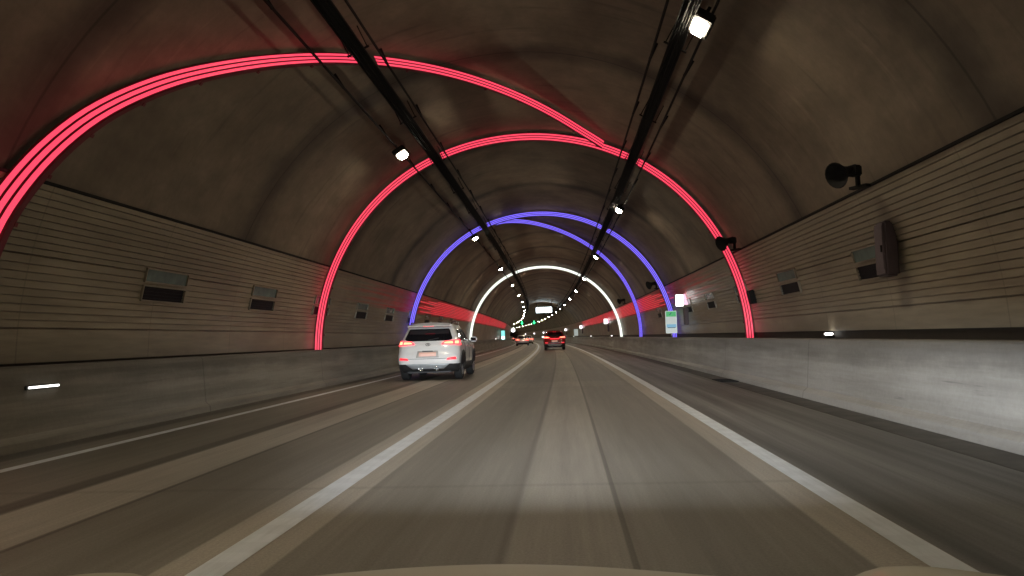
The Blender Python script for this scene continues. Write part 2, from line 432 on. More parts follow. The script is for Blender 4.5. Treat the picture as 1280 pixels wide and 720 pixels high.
# ------------------------------------------------------------------ LED arches
def interp(tab,x):
    if x<=tab[0][0]: return tab[0][1]
    for i in range(len(tab)-1):
        a,b=tab[i],tab[i+1]
        if x<=b[0]:
            t=(x-a[0])/(b[0]-a[0])
            # monotone-ish cubic
            def sl(k):
                if k<=0: return (tab[1][1]-tab[0][1])/(tab[1][0]-tab[0][0])
                if k>=len(tab)-1: return (tab[-1][1]-tab[-2][1])/(tab[-1][0]-tab[-2][0])
                return (tab[k+1][1]-tab[k-1][1])/(tab[k+1][0]-tab[k-1][0])
            h=b[0]-a[0]; m0=sl(i)*h; m1=sl(i+1)*h
            return (2*t**3-3*t*t+1)*a[1]+(t**3-2*t*t+t)*m0+(-2*t**3+3*t*t)*b[1]+(t**3-t*t)*m1
    return tab[-1][1]
def arch(label,tab,d0,d1,led,bay,n_led=3,r0=5.70,w=.20,wt=None,gaps=((-26.1,-23.5),(28.5,31.1)),cat='light arch',grp='glowing arches round the vault'):
    t=empty('light_arch',W(interp(tab,d0),*th(d0,5.88))); tag(t,label,cat,grp)
    def pin(o): o.parent=t; o.matrix_parent_inverse=Matrix.Translation(-t.location); return o
    wf=(lambda d: interp(wt,d)) if wt else (lambda d:1.0)
    R_out=r0+w
    def rr(d,r): return R_out-(R_out-r)*wf(d)
    # runs between the gaps at the trays
    runs=[];a=d0
    for g0,g1 in gaps:
        if g0>a and g0<d1:
            runs.append((a,g0)); a=g1
    runs.append((a,d1))
    for a,b in runs:
        n=max(2,int((b-a)/1.5)); ds=[a+(b-a)*i/n for i in range(n+1)]
        # housing: rectangular section
        V=[];F=[]
        for d in ds:
            s=interp(tab,d)
            for r,y in ((r0-.012,-.03),(r0+w+.012,-.03),(r0+w+.012,.06),(r0-.012,.06)):
                X,Z=th(d,rr(d,r)); V.append(W(s+y,X,Z))
        for i in range(n):
            for k in range(4): F.append((i*4+k,i*4+(k+1)%4,(i+1)*4+(k+1)%4,(i+1)*4+k))
        F+= [(0,1,2,3),(n*4+3,n*4+2,n*4+1,n*4)]
        pin(fixn(mk('housing',V,F,bay)))
        lw=w/n_led
        for q in range(n_led):
            V=[];F=[]; ra=r0+q*lw+lw*.17; rb=r0+(q+1)*lw-lw*.17
            for d in ds:
                s=interp(tab,d)
                rm=(ra+rb)/2; hr=(rb-ra)/2
                for j in range(4):
                    an=math.pi*j/3; X,Z=th(d,rr(d,rm-hr*math.cos(an))); V.append(W(s-.032-.022*math.sin(an),X,Z))
            for i in range(n):
                for k in range(3): F.append((i*4+k,i*4+k+1,(i+1)*4+k+1,(i+1)*4+k))
            F+=[tuple(range(4)),tuple(n*4+k for k in range(3,-1,-1))]
            pin(fixn(mk('light_tube',V,F,led)))
        # joint collars
    for d in [d0+6.5*i for i in range(int((d1-d0)/6.5)+1)]:
        if any(g0-1<d<g1+1 for g0,g1 in gaps): continue
        s=interp(tab,d); X,Z=th(d,rr(d,(2*r0+w)/2))
        m=Matrix.Rotation(R(d),4,'Y')
        o=MB().box((0,.075,0),(.05,.05,w*wf(d)+.05),m).build('clamp',M['bay_red'] if led is M['led_red'] else bay)
        o.location=W(s,X,Z); pin(o)
red1=[(-91, 7.65), (-80, 7.85), (-69.5, 8.07), (-57.7, 8.67), (-48.8, 9.49), (-40.3, 10.58), (-31, 11.92), (-22.6, 13.23), (-12.9, 14.8), (-1.4, 16.76), (8, 18.36), (15, 19.49), (21, 20.23)]
arch('wide red glowing band of three lines, nearest, sweeping from the left wall over the vault',red1,-91,21,M['led_red'],M['bay_red'],gaps=((-26.1,-23.5),),wt=[(-91,1.9),(-70,1.75),(-55,1.5),(-40,1.2),(-28,1.0),(25,1.0)])
red2=[(-91, 20.28), (-40, 20.15), (0, 20.53), (45, 20.48), (91, 20.68)]
arch('full red glowing arch of three lines spanning the tunnel from barrier to barrier',red2,-91,91,M['led_red'],M['bay_red'])
blA=[(-91, 32.87), (-40, 32.92), (0, 33.66), (91, 34.05)]
arch('outer blue violet glowing arch, nearer of the two blue ones',blA,-91,91,M['led_blue'],M['bay_blue'])
blB=[(-20, 33.66), (-16, 34.05), (-7.3, 35.53), (2.4, 37.51), (14.3, 39.78), (28.1, 41.95), (41.7, 43.63), (54.5, 44.91), (66.6, 45.99), (91, 47.57)]
arch('inner blue violet glowing arch branching off the outer blue one near the crown',blB,-20,91,M['led_blue'],M['bay_blue'],gaps=((28.5,31.1),))
wh=[(-91, 56.95), (-40, 57.44), (0, 59.81), (30, 60.7), (91, 60.4)]
arch('white glowing arch beyond the blue ones, farthest of the bright arches',wh,-91,91,M['led_white'],M['bay_white'])

# glowing lines added to carry the red glow on the upper wall cladding
for side,nm in ((-1,'left'),(1,'right')):
    def cx(z,r): return CX+side*math.sqrt(r*r-(z-CZ)**2)
    z0=2.36
    t=empty('added_glow_lines',W(30,cx(2.8,5.92),2.8)); tag(t,f'long thin red glow lines added along the upper {nm} wall cladding','added glow strip','added red glow lines along both walls')
    for i in range(1,9):
        z=z0+.086*i+.043
        sl=srange(32+ (i*37%11)*.7,110,4)
        P=[(cx(z-.012,5.935),z-.012),(cx(z-.012,5.915),z-.010),(cx(z+.012,5.915),z+.010),(cx(z+.012,5.935),z+.012)]
        o=extrude('light_tube',P,M['red_glow_line'],slist=sl,closed=True); o.parent=t; o.matrix_parent_inverse=Matrix.Translation(-t.location)  # added glow line, not a real lamp tube

# ------------------------------------------------------------------ wall fixtures
def wallx(side,z,r=5.93): return CX+side*math.sqrt(r*r-(z-CZ)**2)
def place_wall(o,s,side,z,out=0.0):
    x=wallx(side,z,5.93-out); o.location=W(s,x,z); o.rotation_euler=(Matrix.Rotation(heading(s)+(0 if side<0 else math.pi),4,'Z')@Matrix.Rotation(math.asin((z-CZ)/5.93),4,'Y')).to_euler()
    return o
# local +x = into the tunnel for side -1 (left)
def make_vent():
    t=empty('wall_vent')
    a=MB(); 
    for (z,h) in ((.155,.19),(-.135,.22)):
        for dz in (-h/2-.012,h/2+.012): a.box((.012,0,z+dz),(.05,1.34,.02))
        for dy in (-.66,.66): a.box((.012,dy,z),(.05,.02,h+.03))
    a.build('frame',M['panel_plain'],t)
    MB().box((.0,0,.155),(.03,1.28,.19)).build('upper_pane',M['vent_teal'],t)
    b=MB().box((-.005,0,-.135),(.02,1.28,.22))
    for k in range(4): b.box((.012,0,-.215+.053*k),(.02,1.26,.012))
    b.build('lower_louvre',M['vent_dark'],t)
    return t
M['panel_plain']=simple('panel_trim_beige',(.27,.235,.18),.4)
V0=make_vent(); first=True
for side,nm,lst in ((-1,'left',[4.2,12.25,16.4,20.5,24.7,28.8,33.0,37.2,41.4,45.6]),(1,'right',[8.0,12.35,16.85,21.2,25.6,29.9,34.2,38.5])):
    vis=[s for s in lst if s>8.4]
    for s in lst:
        if s<8.1: continue
        o=V0 if first else copy_tree(V0); first=False
        place_wall(o,s,side,2.17,.0)
        k=[q for q in lst if q>8.1].index(s)+1
        tag(o,f'teal pane over dark louvre let into the {nm} wall, {ORD[k]} along it from the front','wall vent','pane and louvre units let into the walls')
# loudspeakers over the cladding
def make_speaker():
    t=empty('loudspeaker')
    m=Matrix.Rotation(R(20),4,'Y')
    MB().lathe([(.0,-.24),(.05,-.24),(.06,-.10),(.085,.0),(.15,.12),(.19,.17),(.195,.18),(.18,.175),(.08,.02),(.0,.0)],20,m).build('horn',M['black'],t,smooth=True)
    MB().box((-.20,0,.03),(.16,.16,.16),bev=.02).build('driver',M['black'],t)
    b=MB().box((-.26,0,-.11),(.05,.05,.20)).box((-.29,0,-.2),(.10,.30,.04)); b.build('bracket',M['black'],t)
    return t
S0=make_speaker(); first=True
for s,side,z,lab in ((11.2,1,3.40,'black horn loudspeaker above the right cladding, nearest one'),(19.3,1,3.40,'black horn loudspeaker above the right cladding, behind the red arch'),(35,1,3.4,'small black horn loudspeaker above the right cladding beside the blue arch'),(51,1,3.4,'tiny far black horn loudspeaker above the right cladding, past the blue arches')):
    o=S0 if first else copy_tree(S0); first=False
    x=wallx(side,z,5.62); o.location=W(s,x,z); o.rotation_euler=(0,0,heading(s)+math.pi+.5); tag(o,lab,'loudspeaker','horn loudspeakers above the right wall')
# purple unlit cabinet
t=empty('equipment_cabinet'); place_wall(t,11.45,1,2.28,.12); t.rotation_euler=(0,0,math.pi)
MB().box((0,0,0),(.20,.36,.80),bev=.03).build('body',M['purple'],t)
MB().box((.105,0,.02),(.012,.28,.64),bev=.004).build('door',M['purple'],t)
MB().box((.118,.10,.0),(.02,.02,.10)).build('handle',M['black'],t)
tag(t,'dark purple cabinet on the right wall beside a teal and dark vent','cabinet')
# small dark box behind the red arch on the right
t=empty('junction_box'); place_wall(t,20.1,1,2.02,.05)
MB().box((0,0,0),(.14,.34,.36),bev=.02).build('body',M['black'],t); MB().box((.075,0,0),(.012,.28,.30)).build('cover',M['vent_dark'],t)
tag(t,'small black box on the right wall at the foot of the red arch','junction box')
# lit emergency signs on the right wall: facing traffic
def make_esign():
    t=empty('emergency_sign')
    MB().box((-.18,.0,0),(.06,.10,.10)).build('bracket',M['black'],t)
    MB().box((.0,.02,.0),(.34,.08,.50),bev=.01).build('housing',M['black'],t)
    MB().box((.0,-.032,.0),(.30,.02,.45),bev=.008).build('lit_panel',M['sign_white_lit'],t)
    MB().box((-.26,.06,.04),(.20,.24,.42),bev=.01).build('side_panel',M['sign_pink_reflection'],t)  # side face and pink wall reflection, put in as one glowing panel
    MB().box((-.24,.05,-.62),(.16,.34,.66),bev=.02).build('call_box',M['purple'],t)
    return t
E0=make_esign(); first=True
for i in range(8):
    s=30+41.2*i
    o=E0 if first else copy_tree(E0); first=False
    z=2.40
    o.location=W(s,4.53,z); o.rotation_euler=(0,0,heading(s)); o.scale=(-1,1,1)
    tag(o,('bright white emergency sign over a dark call box on the right wall, nearest one' if i==0 else f'bright white emergency sign on the right wall, {ORD[i+1]} from the front'),'emergency sign','lit emergency signs along the right wall')
# white sign board with green and blue fields on the walkway
t=empty('information_sign',W(33.0,4.62,.955),heading(33)); tag(t,'white upright notice board with green top and blue band, on the right walkway','sign')
MB().box((0,.04,.22),(.05,.04,.46)).build('post',M['steel'],t)
MB().box((0,0,.66),(.48,.04,.96),bev=.012).build('board',M['board_white'],t)
MB().box((0,-.022,1.0),(.42,.008,.22)).build('green_field',M['board_green'],t)
MB().box((0,-.022,.50),(.40,.008,.13)).build('blue_field',M['board_blue'],t)
b=MB(); b.tube([(-.07,-.03,.97),(-.03,-.03,1.0),(.02,-.03,1.07)],.014,5)
b.build('arrow',M['board_ink'],t)
MB().box((0,-.022,.42),(.34,.010,.025)).build('printed_line',M['board_ink'],t)
# far white board
t=empty('notice_board',W(121,4.35,.955),heading(121)); tag(t,'small far white upright board on the right walkway beyond the red wall glow','sign')
MB().box((0,.04,.2),(.06,.05,.4)).build('post',M['steel'],t); MB().box((0,0,.72),(.62,.05,1.05),bev=.015).build('board',M['board_white'],t)
# cyan lit sign at left
t=empty('exit_sign',W(97,-6.35,.955),heading(97)); tag(t,'tall narrow cyan glowing emergency sign on the left walkway in the distance','sign')
MB().box((0,.06,.55),(.56,.10,1.25),bev=.02).build('housing',M['black'],t); MB().box((0,0,.55),(.48,.03,1.15),bev=.01).build('lit_panel',M['cyan'],t)
MB().box((0,-.022,.22),(.34,.02,.34)).build('pictogram_field',M['sign_white_lit'],t)
t=empty('wall_lamp',W(150,-6.0,2.6),heading(150)); tag(t,'round white floodlight high on the left wall in the far distance','lamp')
MB().lathe([(0,-.1),(.35,-.1),(.42,0),(.42,.1),(0,.12)],20,Matrix.Rotation(R(-90),4,'Z')).build('housing',M['black'],t); MB().lathe([(0,.13),(.38,.13),(.36,.18),(0,.2)],20,Matrix.Rotation(R(-90),4,'Z')).build('lens',M['sign_white_lit'],t)
t['category']='lamp'
# overhead message board
t=empty('message_board',W(124,-.55,5.5),heading(124)); tag(t,'wide blank glowing white message board hung from the vault in mid distance','message board')
MB().box((0,.14,0),(2.9,.26,1.1),bev=.05).build('housing',M['black'],t)
MB().box((0,-.01,0),(2.5,.03,.82),bev=.01).build('screen',M['vms'],t)
for x in (-1.2,1.2): MB().box((x,.14,.8),(.08,.08,.6)).build('hanger',M['black'],t)
# green lane signals
for x,lab in ((-3.35,'green glowing downward arrow signal over the left lane, far ahead'),(-.15,'green glowing downward arrow signal over the right lane, far ahead')):
    t=empty('lane_signal',W(200,x,4.95),heading(200)); tag(t,lab,'lane signal','green arrow signals over the lanes')
    MB().box((0,.12,0),(1.15,.2,1.15),bev=.05).build('housing',M['black'],t)
    MB().box((0,.12,.85),(.08,.08,.6)).build('hanger',M['black'],t)
    v=[(-.17,0,.5),(.17,0,.5),(.17,0,-.02),(.45,0,-.02),(0,0,-.5),(-.45,0,-.02),(-.17,0,-.02)]
    n=len(v); V=[(a,0.01,c) for a,b,c in v]+[(a,-.03,c) for a,b,c in v]
    F=[tuple(range(n)),tuple(range(2*n-1,n-1,-1))]+[(i,(i+1)%n,(i+1)%n+n,i+n) for i in range(n)]
    fixn(mk('arrow',V,F,M['green'],t))
# markers
def make_marker():
    t=empty('barrier_marker')
    MB().box((0,0,.03),(.14,.30,.06),bev=.015).build('body',M['trim'],t)
    MB().box((0,-.02,.085),(.10,.24,.05),bev=.015).build('lens',M['marker'],t)
    return t
K0=make_marker(); first=True
for s,x,lab in ((14.8,4.95,'small bright white marker light on the right walkway, nearest'),(61.2,4.2,'small white marker light on the right barrier by the white arch'),(88,4.2,'tiny white marker light on the right barrier beyond the white arch'),(125,4.2,'tiny far white marker light on the right barrier, beyond the dark red car'),(55,-6.5,'small white marker light on the left barrier before the white arch'),(83,-6.5,'tiny white marker light on the left barrier near the cyan sign')):
    o=K0 if first else copy_tree(K0); first=False
    o.location=W(s,x,.98 if abs(x)<4.3 or x<-6 and x>-6.6 else .957); o.rotation_euler=(0,0,heading(s)); tag(o,lab,'marker light','marker lights on the barriers')
t=empty('barrier_reflector',W(9.0,-6.465,.72),0); tag(t,'narrow white reflector strip fixed to the face of the left barrier','reflector')
MB().box((.0,0,0),(.03,.62,.05),bev=.008).build('plate',M['trim'],t); MB().box((.02,0,0),(.015,.54,.025)).build('strip',M['marker'],t)
# drain grate
t=empty('drain_grate',W(18.2,3.68,-.01)); tag(t,'dark iron drain grate in the right gutter','drain grate')
a=MB()
for dx in (-.2,.2): a.box((dx,0,.012),(.03,.9,.02))
for dy in (-.45,.45): a.box((0,dy,.012),(.4,.03,.02))
a.build('frame',M['black'],t)
a=MB()
for k in range(14): a.box((0,-.40+.0615*k,.010),(.36,.025,.014))
a.build('grid',M['black'],t)

# ------------------------------------------------------------------ cars
def car_surface(rings):
    # rings: list of (z, yr, yf, hw, rr, rf) ; piecewise linear between
    def par(z):
        if z<=rings[0][0]: return rings[0][1:]
        for a,b in zip(rings,rings[1:]):
            if z<=b[0]:
                t=(z-a[0])/(b[0]-a[0]); return tuple(x+(y-x)*t for x,y in zip(a[1:],b[1:]))
        return rings[-1][1:]
    def plan(z,u):
        """u in [0,1] from rear centre round the right side to front centre"""
        yr,yf,hw,rr,rf=par(z); crown=.05
        L1=hw-rr; A1=rr*math.pi/2; L2=(yf-yr)-rr-rf; A2=rf*math.pi/2; L3=hw-rf
        T=L1+A1+L2+A2+L3; p=u*T
        if p<=L1: x=p;y=yr
        elif p<=L1+A1:
            a=(p-L1)/rr; x=hw-rr+rr*math.sin(a); y=yr+rr*(1-math.cos(a))
        elif p<=L1+A1+L2: x=hw; y=yr+rr+(p-L1-A1)
        elif p<=L1+A1+L2+A2:
            a=(p-L1-A1-L2)/rf; x=hw-rf+rf*math.cos(a); y=yf-rf+rf*math.sin(a)
        else: x=hw-rf-(p-L1-A1-L2-A2); y=yf
        x=max(x,0.0)
        e=(y-yr)/(yf-yr)
        # crown of the rear and front faces, slight barrel of the sides
        y+= crown*(x/hw)**2*(1-e)**6 - .16*(x/hw)**2*e**6
        x*= 1-.035*(2*e-1)**2
        return x,y
    def byx(z,x):      # rear point for lateral x ; returns perimeter point
        s=1 if x>=0 else -1; x=abs(x); lo,hi=0.0,.42
        yr,yf,hw,rr,rf=par(z)
        T=(hw-rr)+rr*math.pi/2+(yf-yr-rr-rf)+rf*math.pi/2+hw-rf
        u=x/T          # x here is perimeter metres from the rear centre
        X,Y=plan(z,u); return s*X,Y
    def side(z,y):
        lo,hi=.12,.88
        for _ in range(24):
            m=(lo+hi)/2
            if plan(z,m)[1]<y: lo=m
            else: hi=m
        return plan(z,(lo+hi)/2)[0]
    return plan,byx,side,par
def make_car(name,rings,paint,zc,zs,spec):
    t=empty(name)
    plan,byx,side,par=car_surface(rings)
    N=64
    def shell(nm,zs,mat,captop=False,capbot=False):
        V=[];F=[]
        for z in zs:
            for k in range(2*N):
                u=(k/N) if k<=N else (2*N-k)/N; s=1 if k<=N else -1
                x,y=plan(z,u); V.append((s*x,y,z+(spec['crown'](x,y,z) if z>zs[-1]-.001 and captop else 0)))
        n=2*N
        for i in range(len(zs)-1):
            for k in range(n): F.append((i*n+k,i*n+(k+1)%n,(i+1)*n+(k+1)%n,(i+1)*n+k))
        if captop:
            b=(len(zs)-1)*n
            for k in range(N): 
                a0,a1=b+k,b+k+1; c0,c1=b+(n-k)%n,b+(n-k-1)
                if k==0: F.append((a0,a1,c1))
                elif k==N-1: F.append((a0,a1,c0))
                else: F.append((a0,a1,c1,c0))
        if capbot:
            for k in range(N):
                a0,a1=k,k+1; c0,c1=(n-k)%n,n-k-1
                F.append((a0,c0,c1,a1) if 0<k<N-1 else ((a0,c1,a1) if k==0 else (a0,c0,a1)))
        o=fixn(mk(nm,V,F,mat,t,smooth=True))
        md=o.modifiers.new('ES','EDGE_SPLIT'); md.split_angle=R(38)
        return o
    shell('lower_body',[z for z in zc],M['trim'],capbot=True)
    shell('body',[z for z in zs],paint,captop=True)
    def patch(nm,corner,mat,o=.008,n=10,m=6,mode='rear',sx=1,parent=t):
        """corner: [(a,z) bl, br, tr, tl]; bilinear patch on the surface, pushed out"""
        V=[];F=[]
        bl,br,tr,tl=corner
        for j in range(m+1):
            v=j/m
            for i in range(n+1):
                u=i/n
                a=(bl[0]*(1-u)+br[0]*u)*(1-v)+(tl[0]*(1-u)+tr[0]*u)*v
                z=(bl[1]*(1-u)+br[1]*u)*(1-v)+(tl[1]*(1-u)+tr[1]*u)*v
                if mode=='rear':
                    x,y=byx(z,a); hw=par(z)[2]; k=max(0,(abs(x)-hw+.15)/.15) if abs(x)>hw-.15 else 0
                    V.append((x+math.copysign(o*k,x),y-o,z))
                else: V.append((sx*(side(z,a)+o),a,z))
        for j in range(m):
            for i in range(n): F.append((j*(n+1)+i,j*(n+1)+i+1,(j+1)*(n+1)+i+1,(j+1)*(n+1)+i))
        ob=mk(nm,V,F,mat,parent,smooth=True)
        md=ob.modifiers.new('S','SOLIDIFY'); md.thickness=.012; md.offset=0
        return ob
    spec['detail'](t,patch,plan,side,par)
    # wheels
    wr=spec['wr']; hwid=par(.5)[2]
    for y in spec['axles']:
        for sx in (-1,1):
            w=empty('wheel',(sx*(hwid-.13),y,wr),0 if sx>0 else math.pi,t)
            MB().lathe([(wr-.13,-.105),(wr-.03,-.11),(wr,-.08),(wr,.08),(wr-.03,.11),(wr-.13,.105)],32).build('tyre',M['rubber'],w,smooth=True)
            b=MB().lathe([(0,.05),(wr-.2,.05),(wr-.14,.085),(wr-.115,.10),(wr-.115,-.08),(0,-.08)],32)
            b.build('rim',M['trim'],w)
            b=MB()
            for k in range(5):
                a=k*2*math.pi/5
                for da in (-.16,.16):
                    b.tube([(.085,.03*math.cos(a),.03*math.sin(a)),(.10,(wr-.125)*math.cos(a+da),(wr-.125)*math.sin(a+da))],[.026,.018],6)
            b.lathe([(0,.115),(.05,.11),(.06,.08)],16); b.lathe([(wr-.14,.10),(wr-.125,.112),(wr-.11,.10)],32)
            b.build('spoke_set',M['rim'],w)
            # arch: dark recess and black rim on body side
            for nm,ra,rb,mat,o in (('wheel_well',0,wr+.045,M['vent_dark'],.004),('wheel_arch',wr+.04,wr+.115,spec['archmat'],.016)):
                V=[];F=[];n=24;lo=.30
                for i in range(n+1):
                    a=math.pi*1.12*i/n-.06*math.pi
                    for r in (ra,(ra+rb)/2,rb):
                        yy=y+r*math.cos(a); zz=max(wr+r*math.sin(a),.24); V.append((sx*(side(zz,yy)+o),yy,zz))
                for i in range(n):
                    for j in range(2): F.append((i*3+j,i*3+j+1,(i+1)*3+j+1,(i+1)*3+j))
                ob=mk(nm,V,F,mat,t,smooth=True); md=ob.modifiers.new('S','SOLIDIFY'); md.thickness=.01 if ra==0 else .02; md.offset=0
    return t
# --- white SUV
suv_rings=[(.22,.32,4.10,.84,.20,.4),(.30,.12,4.30,.88,.22,.42),(.44,.03,4.40,.905,.24,.45),(.56,0,4.44,.92,.24,.48),(.72,.02,4.44,.925,.26,.5),(.80,.07,4.43,.925,.28,.5),(.98,.12,4.36,.915,.30,.55),(1.02,.15,4.25,.90,.30,.6),(1.05,.17,3.75,.885,.30,.6),(1.09,.20,3.30,.865,.28,.5),(1.14,.23,3.18,.85,.27,.45),(1.48,.50,2.50,.71,.20,.35),(1.55,.46,2.38,.67,.18,.35),(1.60,.52,2.28,.62,.16,.35),(1.63,.66,2.12,.55,.16,.35)]
suv_low=[.22,.26,.30,.37,.44,.47]
suv_up=[.47,.52,.56,.64,.72,.76,.80,.88,.98,1.02,1.05,1.07,1.09,1.14,1.22,1.31,1.40,1.48,1.52,1.55,1.58,1.60,1.63]
def suv_detail(t,patch,plan,side,par):
    rows=[(1.125,.50),(1.135,.59),(1.155,.655),(1.185,.685),(1.23,.675),(1.30,.645),(1.38,.615),(1.44,.59),(1.46,.575),(1.468,.55)]
    V=[];F=[]
    for z,h in rows:
        for i in range(19):
            a=-h+2*h*i/18; yr=par(z)[0]; V.append((a,yr-.010+.05*(a/.75)**2,z))
    for j in range(len(rows)-1):
        for i in range(18): F.append((j*19+i,j*19+i+1,(j+1)*19+i+1,(j+1)*19+i))
    rw=mk('rear_window',V,F,M['glass'],t,smooth=True); md=rw.modifiers.new('S','SOLIDIFY'); md.thickness=.02; md.offset=0
    # spoiler
    V=[];F=[]
    for i in range(17):
        x=-.62+1.24*i/16; c=.04*(x/.62)**2
        V+=[(x,.42+c,1.50),(x,.30+c,1.545),(x,.32+c,1.575),(x,.62,1.602)]
    for i in range(16):
        for k in range(4): F.append((i*4+k,i*4+(k+1)%4,(i+1)*4+(k+1)%4,(i+1)*4+k))
    F+=[(0,1,2,3),(67,66,65,64)]
    fixn(mk('spoiler',V,F,t['paint_m'] if False else PAINT[0],t))
    MB().box((0,.318,1.548),(.30,.02,.018)).build('brake_light',M['tail_red'],t)
    for s in (-1,1):
        tl=patch('tail_light',[(s*.40,1.03),(s*1.16,.99),(s*1.14,1.15),(s*.50,1.11)],M['tail_red'],.02,14,4)
        patch('tail_light_core',[(s*.47,1.05),(s*.75,1.04),(s*.73,1.10),(s*.52,1.09)],M['tail_core'],.032,8,3,parent=tl)
        patch('tail_light_core',[(s*.80,1.04),(s*.93,1.035),(s*.93,1.115),(s*.80,1.11)],M['tail_core'],.032,6,3,parent=tl)
        patch('rear_reflector',[(s*.56,.575),(s*.86,.59),(s*.84,.66),(s*.60,.635)],M['tail_reflect'],.014,8,2)
        patch('side_window',[(3.02,1.10),(.72,1.13),(.88,1.44),(2.42,1.46)],M['glass'],.006,18,6,'side',s)
        # pillars over the side glass
        for y in (1.35,2.02): patch('pillar',[(y+.07,1.11),(y-.02,1.11),(y-.05,1.44),(y+.02,1.45)],M['trim'],.014,2,6,'side',s)
        patch('chrome_strip',[(3.05,1.08),(.70,1.10),(.70,1.115),(3.05,1.095)],M['chrome'],.012,18,1,'side',s)
        # doors: shut lines and handles
        for y0,y1 in ((1.33,1.345),(2.20,2.215),(3.13,3.145)): patch('shut_line',[(y1,.5),(y0,.5),(y0,1.07),(y1,1.07)],M['vent_dark'],.004,1,8,'side',s)
        for y in (1.55,2.42): patch('door_handle',[(y+.18,.93),(y,.93),(y,.965),(y+.18,.965)],M['chrome'],.03,4,1,'side',s)
        patch('sill_trim',[(3.2,.30),(.9,.30),(.9,.47),(3.2,.47)],M['trim'],.012,12,3,'side',s)
        # mirror
        mr=MB().box((s*1.0,2.86,1.14),(.22,.12,.16),bev=.04).build('mirror',PAINT[0],t,smooth=False); MB().box((s*1.0,2.795,1.14),(.17,.012,.11),bev=.004).build('mirror_glass',M['glass'],mr); MB().box((s*.88,2.88,1.09),(.14,.05,.05)).build('mirror_arm',M['trim'],mr)
        # roof rail
        MB().tube([(s*.60,.75,1.60),(s*.61,.85,1.66),(s*.63,1.5,1.67),(s*.62,2.1,1.655),(s*.60,2.2,1.60)],.018,8).build('roof_rail',M['chrome'],t,smooth=True)
        # head lamp
        V=[];
        MB().box((s*.70,4.33,.82),(.30,.16,.13),bev=.04).build('head_lamp',M['skid'],t)
    # tailgate shut line & plate
    pr=patch('plate_recess',[(-.34,.655),(.34,.655),(.30,.84),(-.30,.84)],M['plate'] if False else PAINT[1],.012,8,3)
    patch('number_plate',[(-.255,.69),(.255,.69),(.255,.80),(-.255,.80)],M['plate'],.03,6,2)
    patch('plate_garnish',[(-.16,.825),(.16,.825),(.15,.845),(-.15,.845)],M['trim'],.03,6,1)
    patch('tailgate_seam',[(-.80,.615),(.80,.615),(.80,.625),(-.80,.625)],M['vent_dark'],.004,14,1)
    # emblem: small oval ring with a slanted bar
    b=MB(); pts=[(.065*math.cos(a),-.0,.035*math.sin(a)) for a in [2*math.pi*k/20 for k in range(21)]]; b.tube(pts,.007,6); b.tube([(-.03,0,-.025),(-.012,0,.028)],.006,5); b.tube([(.012,0,-.028),(.03,0,.025)],.006,5); b.tube([(-.02,0,.0),(.02,0,.0)],.006,5)
    b.build('emblem',M['chrome'],t,loc=(0,.125,1.02))
    # skid plate and bumper lower
    patch('skid_plate',[(-.46,.33),(.46,.33),(.66,.475),(-.66,.475)],M['skid'],.03,16,4)
    for x in (-.20,.26):
        MB().lathe([(.0,.06),(.045,.06),(.055,.0),(.055,.02)],14).lathe([(.048,0),(.06,0),(.06,.16),(.048,.16)],14).build('exhaust_tip',M['chrome'],t,loc=(x,.02,.33),rot=(0,0,R(90)),smooth=True)
    MB().box((0,.6,.26),(1.3,.7,.10),bev=.03).build('underbody',M['trim'],t)
    # windscreen, fin antenna, wiper
    MB().add([(-.02,.72,1.625),(.02,.72,1.625),(.012,.72,1.69),(-.012,.72,1.69),(-.02,.92,1.625),(.02,.92,1.625)],[(0,1,2,3),(0,3,4),(1,5,2),(3,2,5,4),(0,4,5,1)]).build('antenna_fin',PAINT[0],t)
    MB().tube([(0,.20,1.15),(.30,.205,1.20)],.012,6).build('wiper',M['trim'],t)
    V=[];F=[]
    for j in range(7):
        z=1.13+.33*j/6
        for i in range(17):
            u=1-(.055*(1-.1*j/6))*abs(i-8)/8*3.2; x,y=plan(z,u); V.append(((-1 if i<8 else 1)*x,y+.008,z))
    for j in range(6):
        for i in range(16): F.append((j*17+i,j*17+i+1,(j+1)*17+i+1,(j+1)*17+i))
    mk('windscreen',V,F,M['glass'],t,smooth=True)
PAINT=[M['white_paint'],simple('white_recess_paint',(.55,.53,.5),.4,0,.02)]
spec=dict(wr=.365,axles=(.86,3.55),archmat=M['trim'],crown=lambda x,y,z:.03*(1-(x/.6)**2),detail=suv_detail)
c=make_car('sport_utility_car',suv_rings,M['white_paint'],suv_low,suv_up,spec)
c.location=W(21.45,-3.93,0); c.rotation_euler=(0,0,heading(22)+R(0)); tag(c,'white sport utility car with lit tail lights driving in the left lane, nearest car','car')
# --- dark red SUV
PAINT=[M['dark_paint'],M['trim']]
def suv2_detail(t,patch,plan,side,par):
    suv_detail(t,patch,plan,side,par)
    patch('garnish_light',[(-.40,.93),(.40,.93),(.40,.965),(-.40,.965)],M['tail_red'],.02,8,1)
spec2=dict(spec); spec2['detail']=suv2_detail
c=make_car('sport_utility_car',suv_rings,M['dark_paint'],suv_low,suv_up,spec2)
c.location=W(64.5,-.33,0); c.rotation_euler=(0,0,heading(65)); tag(c,'dark red sport utility car with glowing tail lights ahead in the right lane','car')
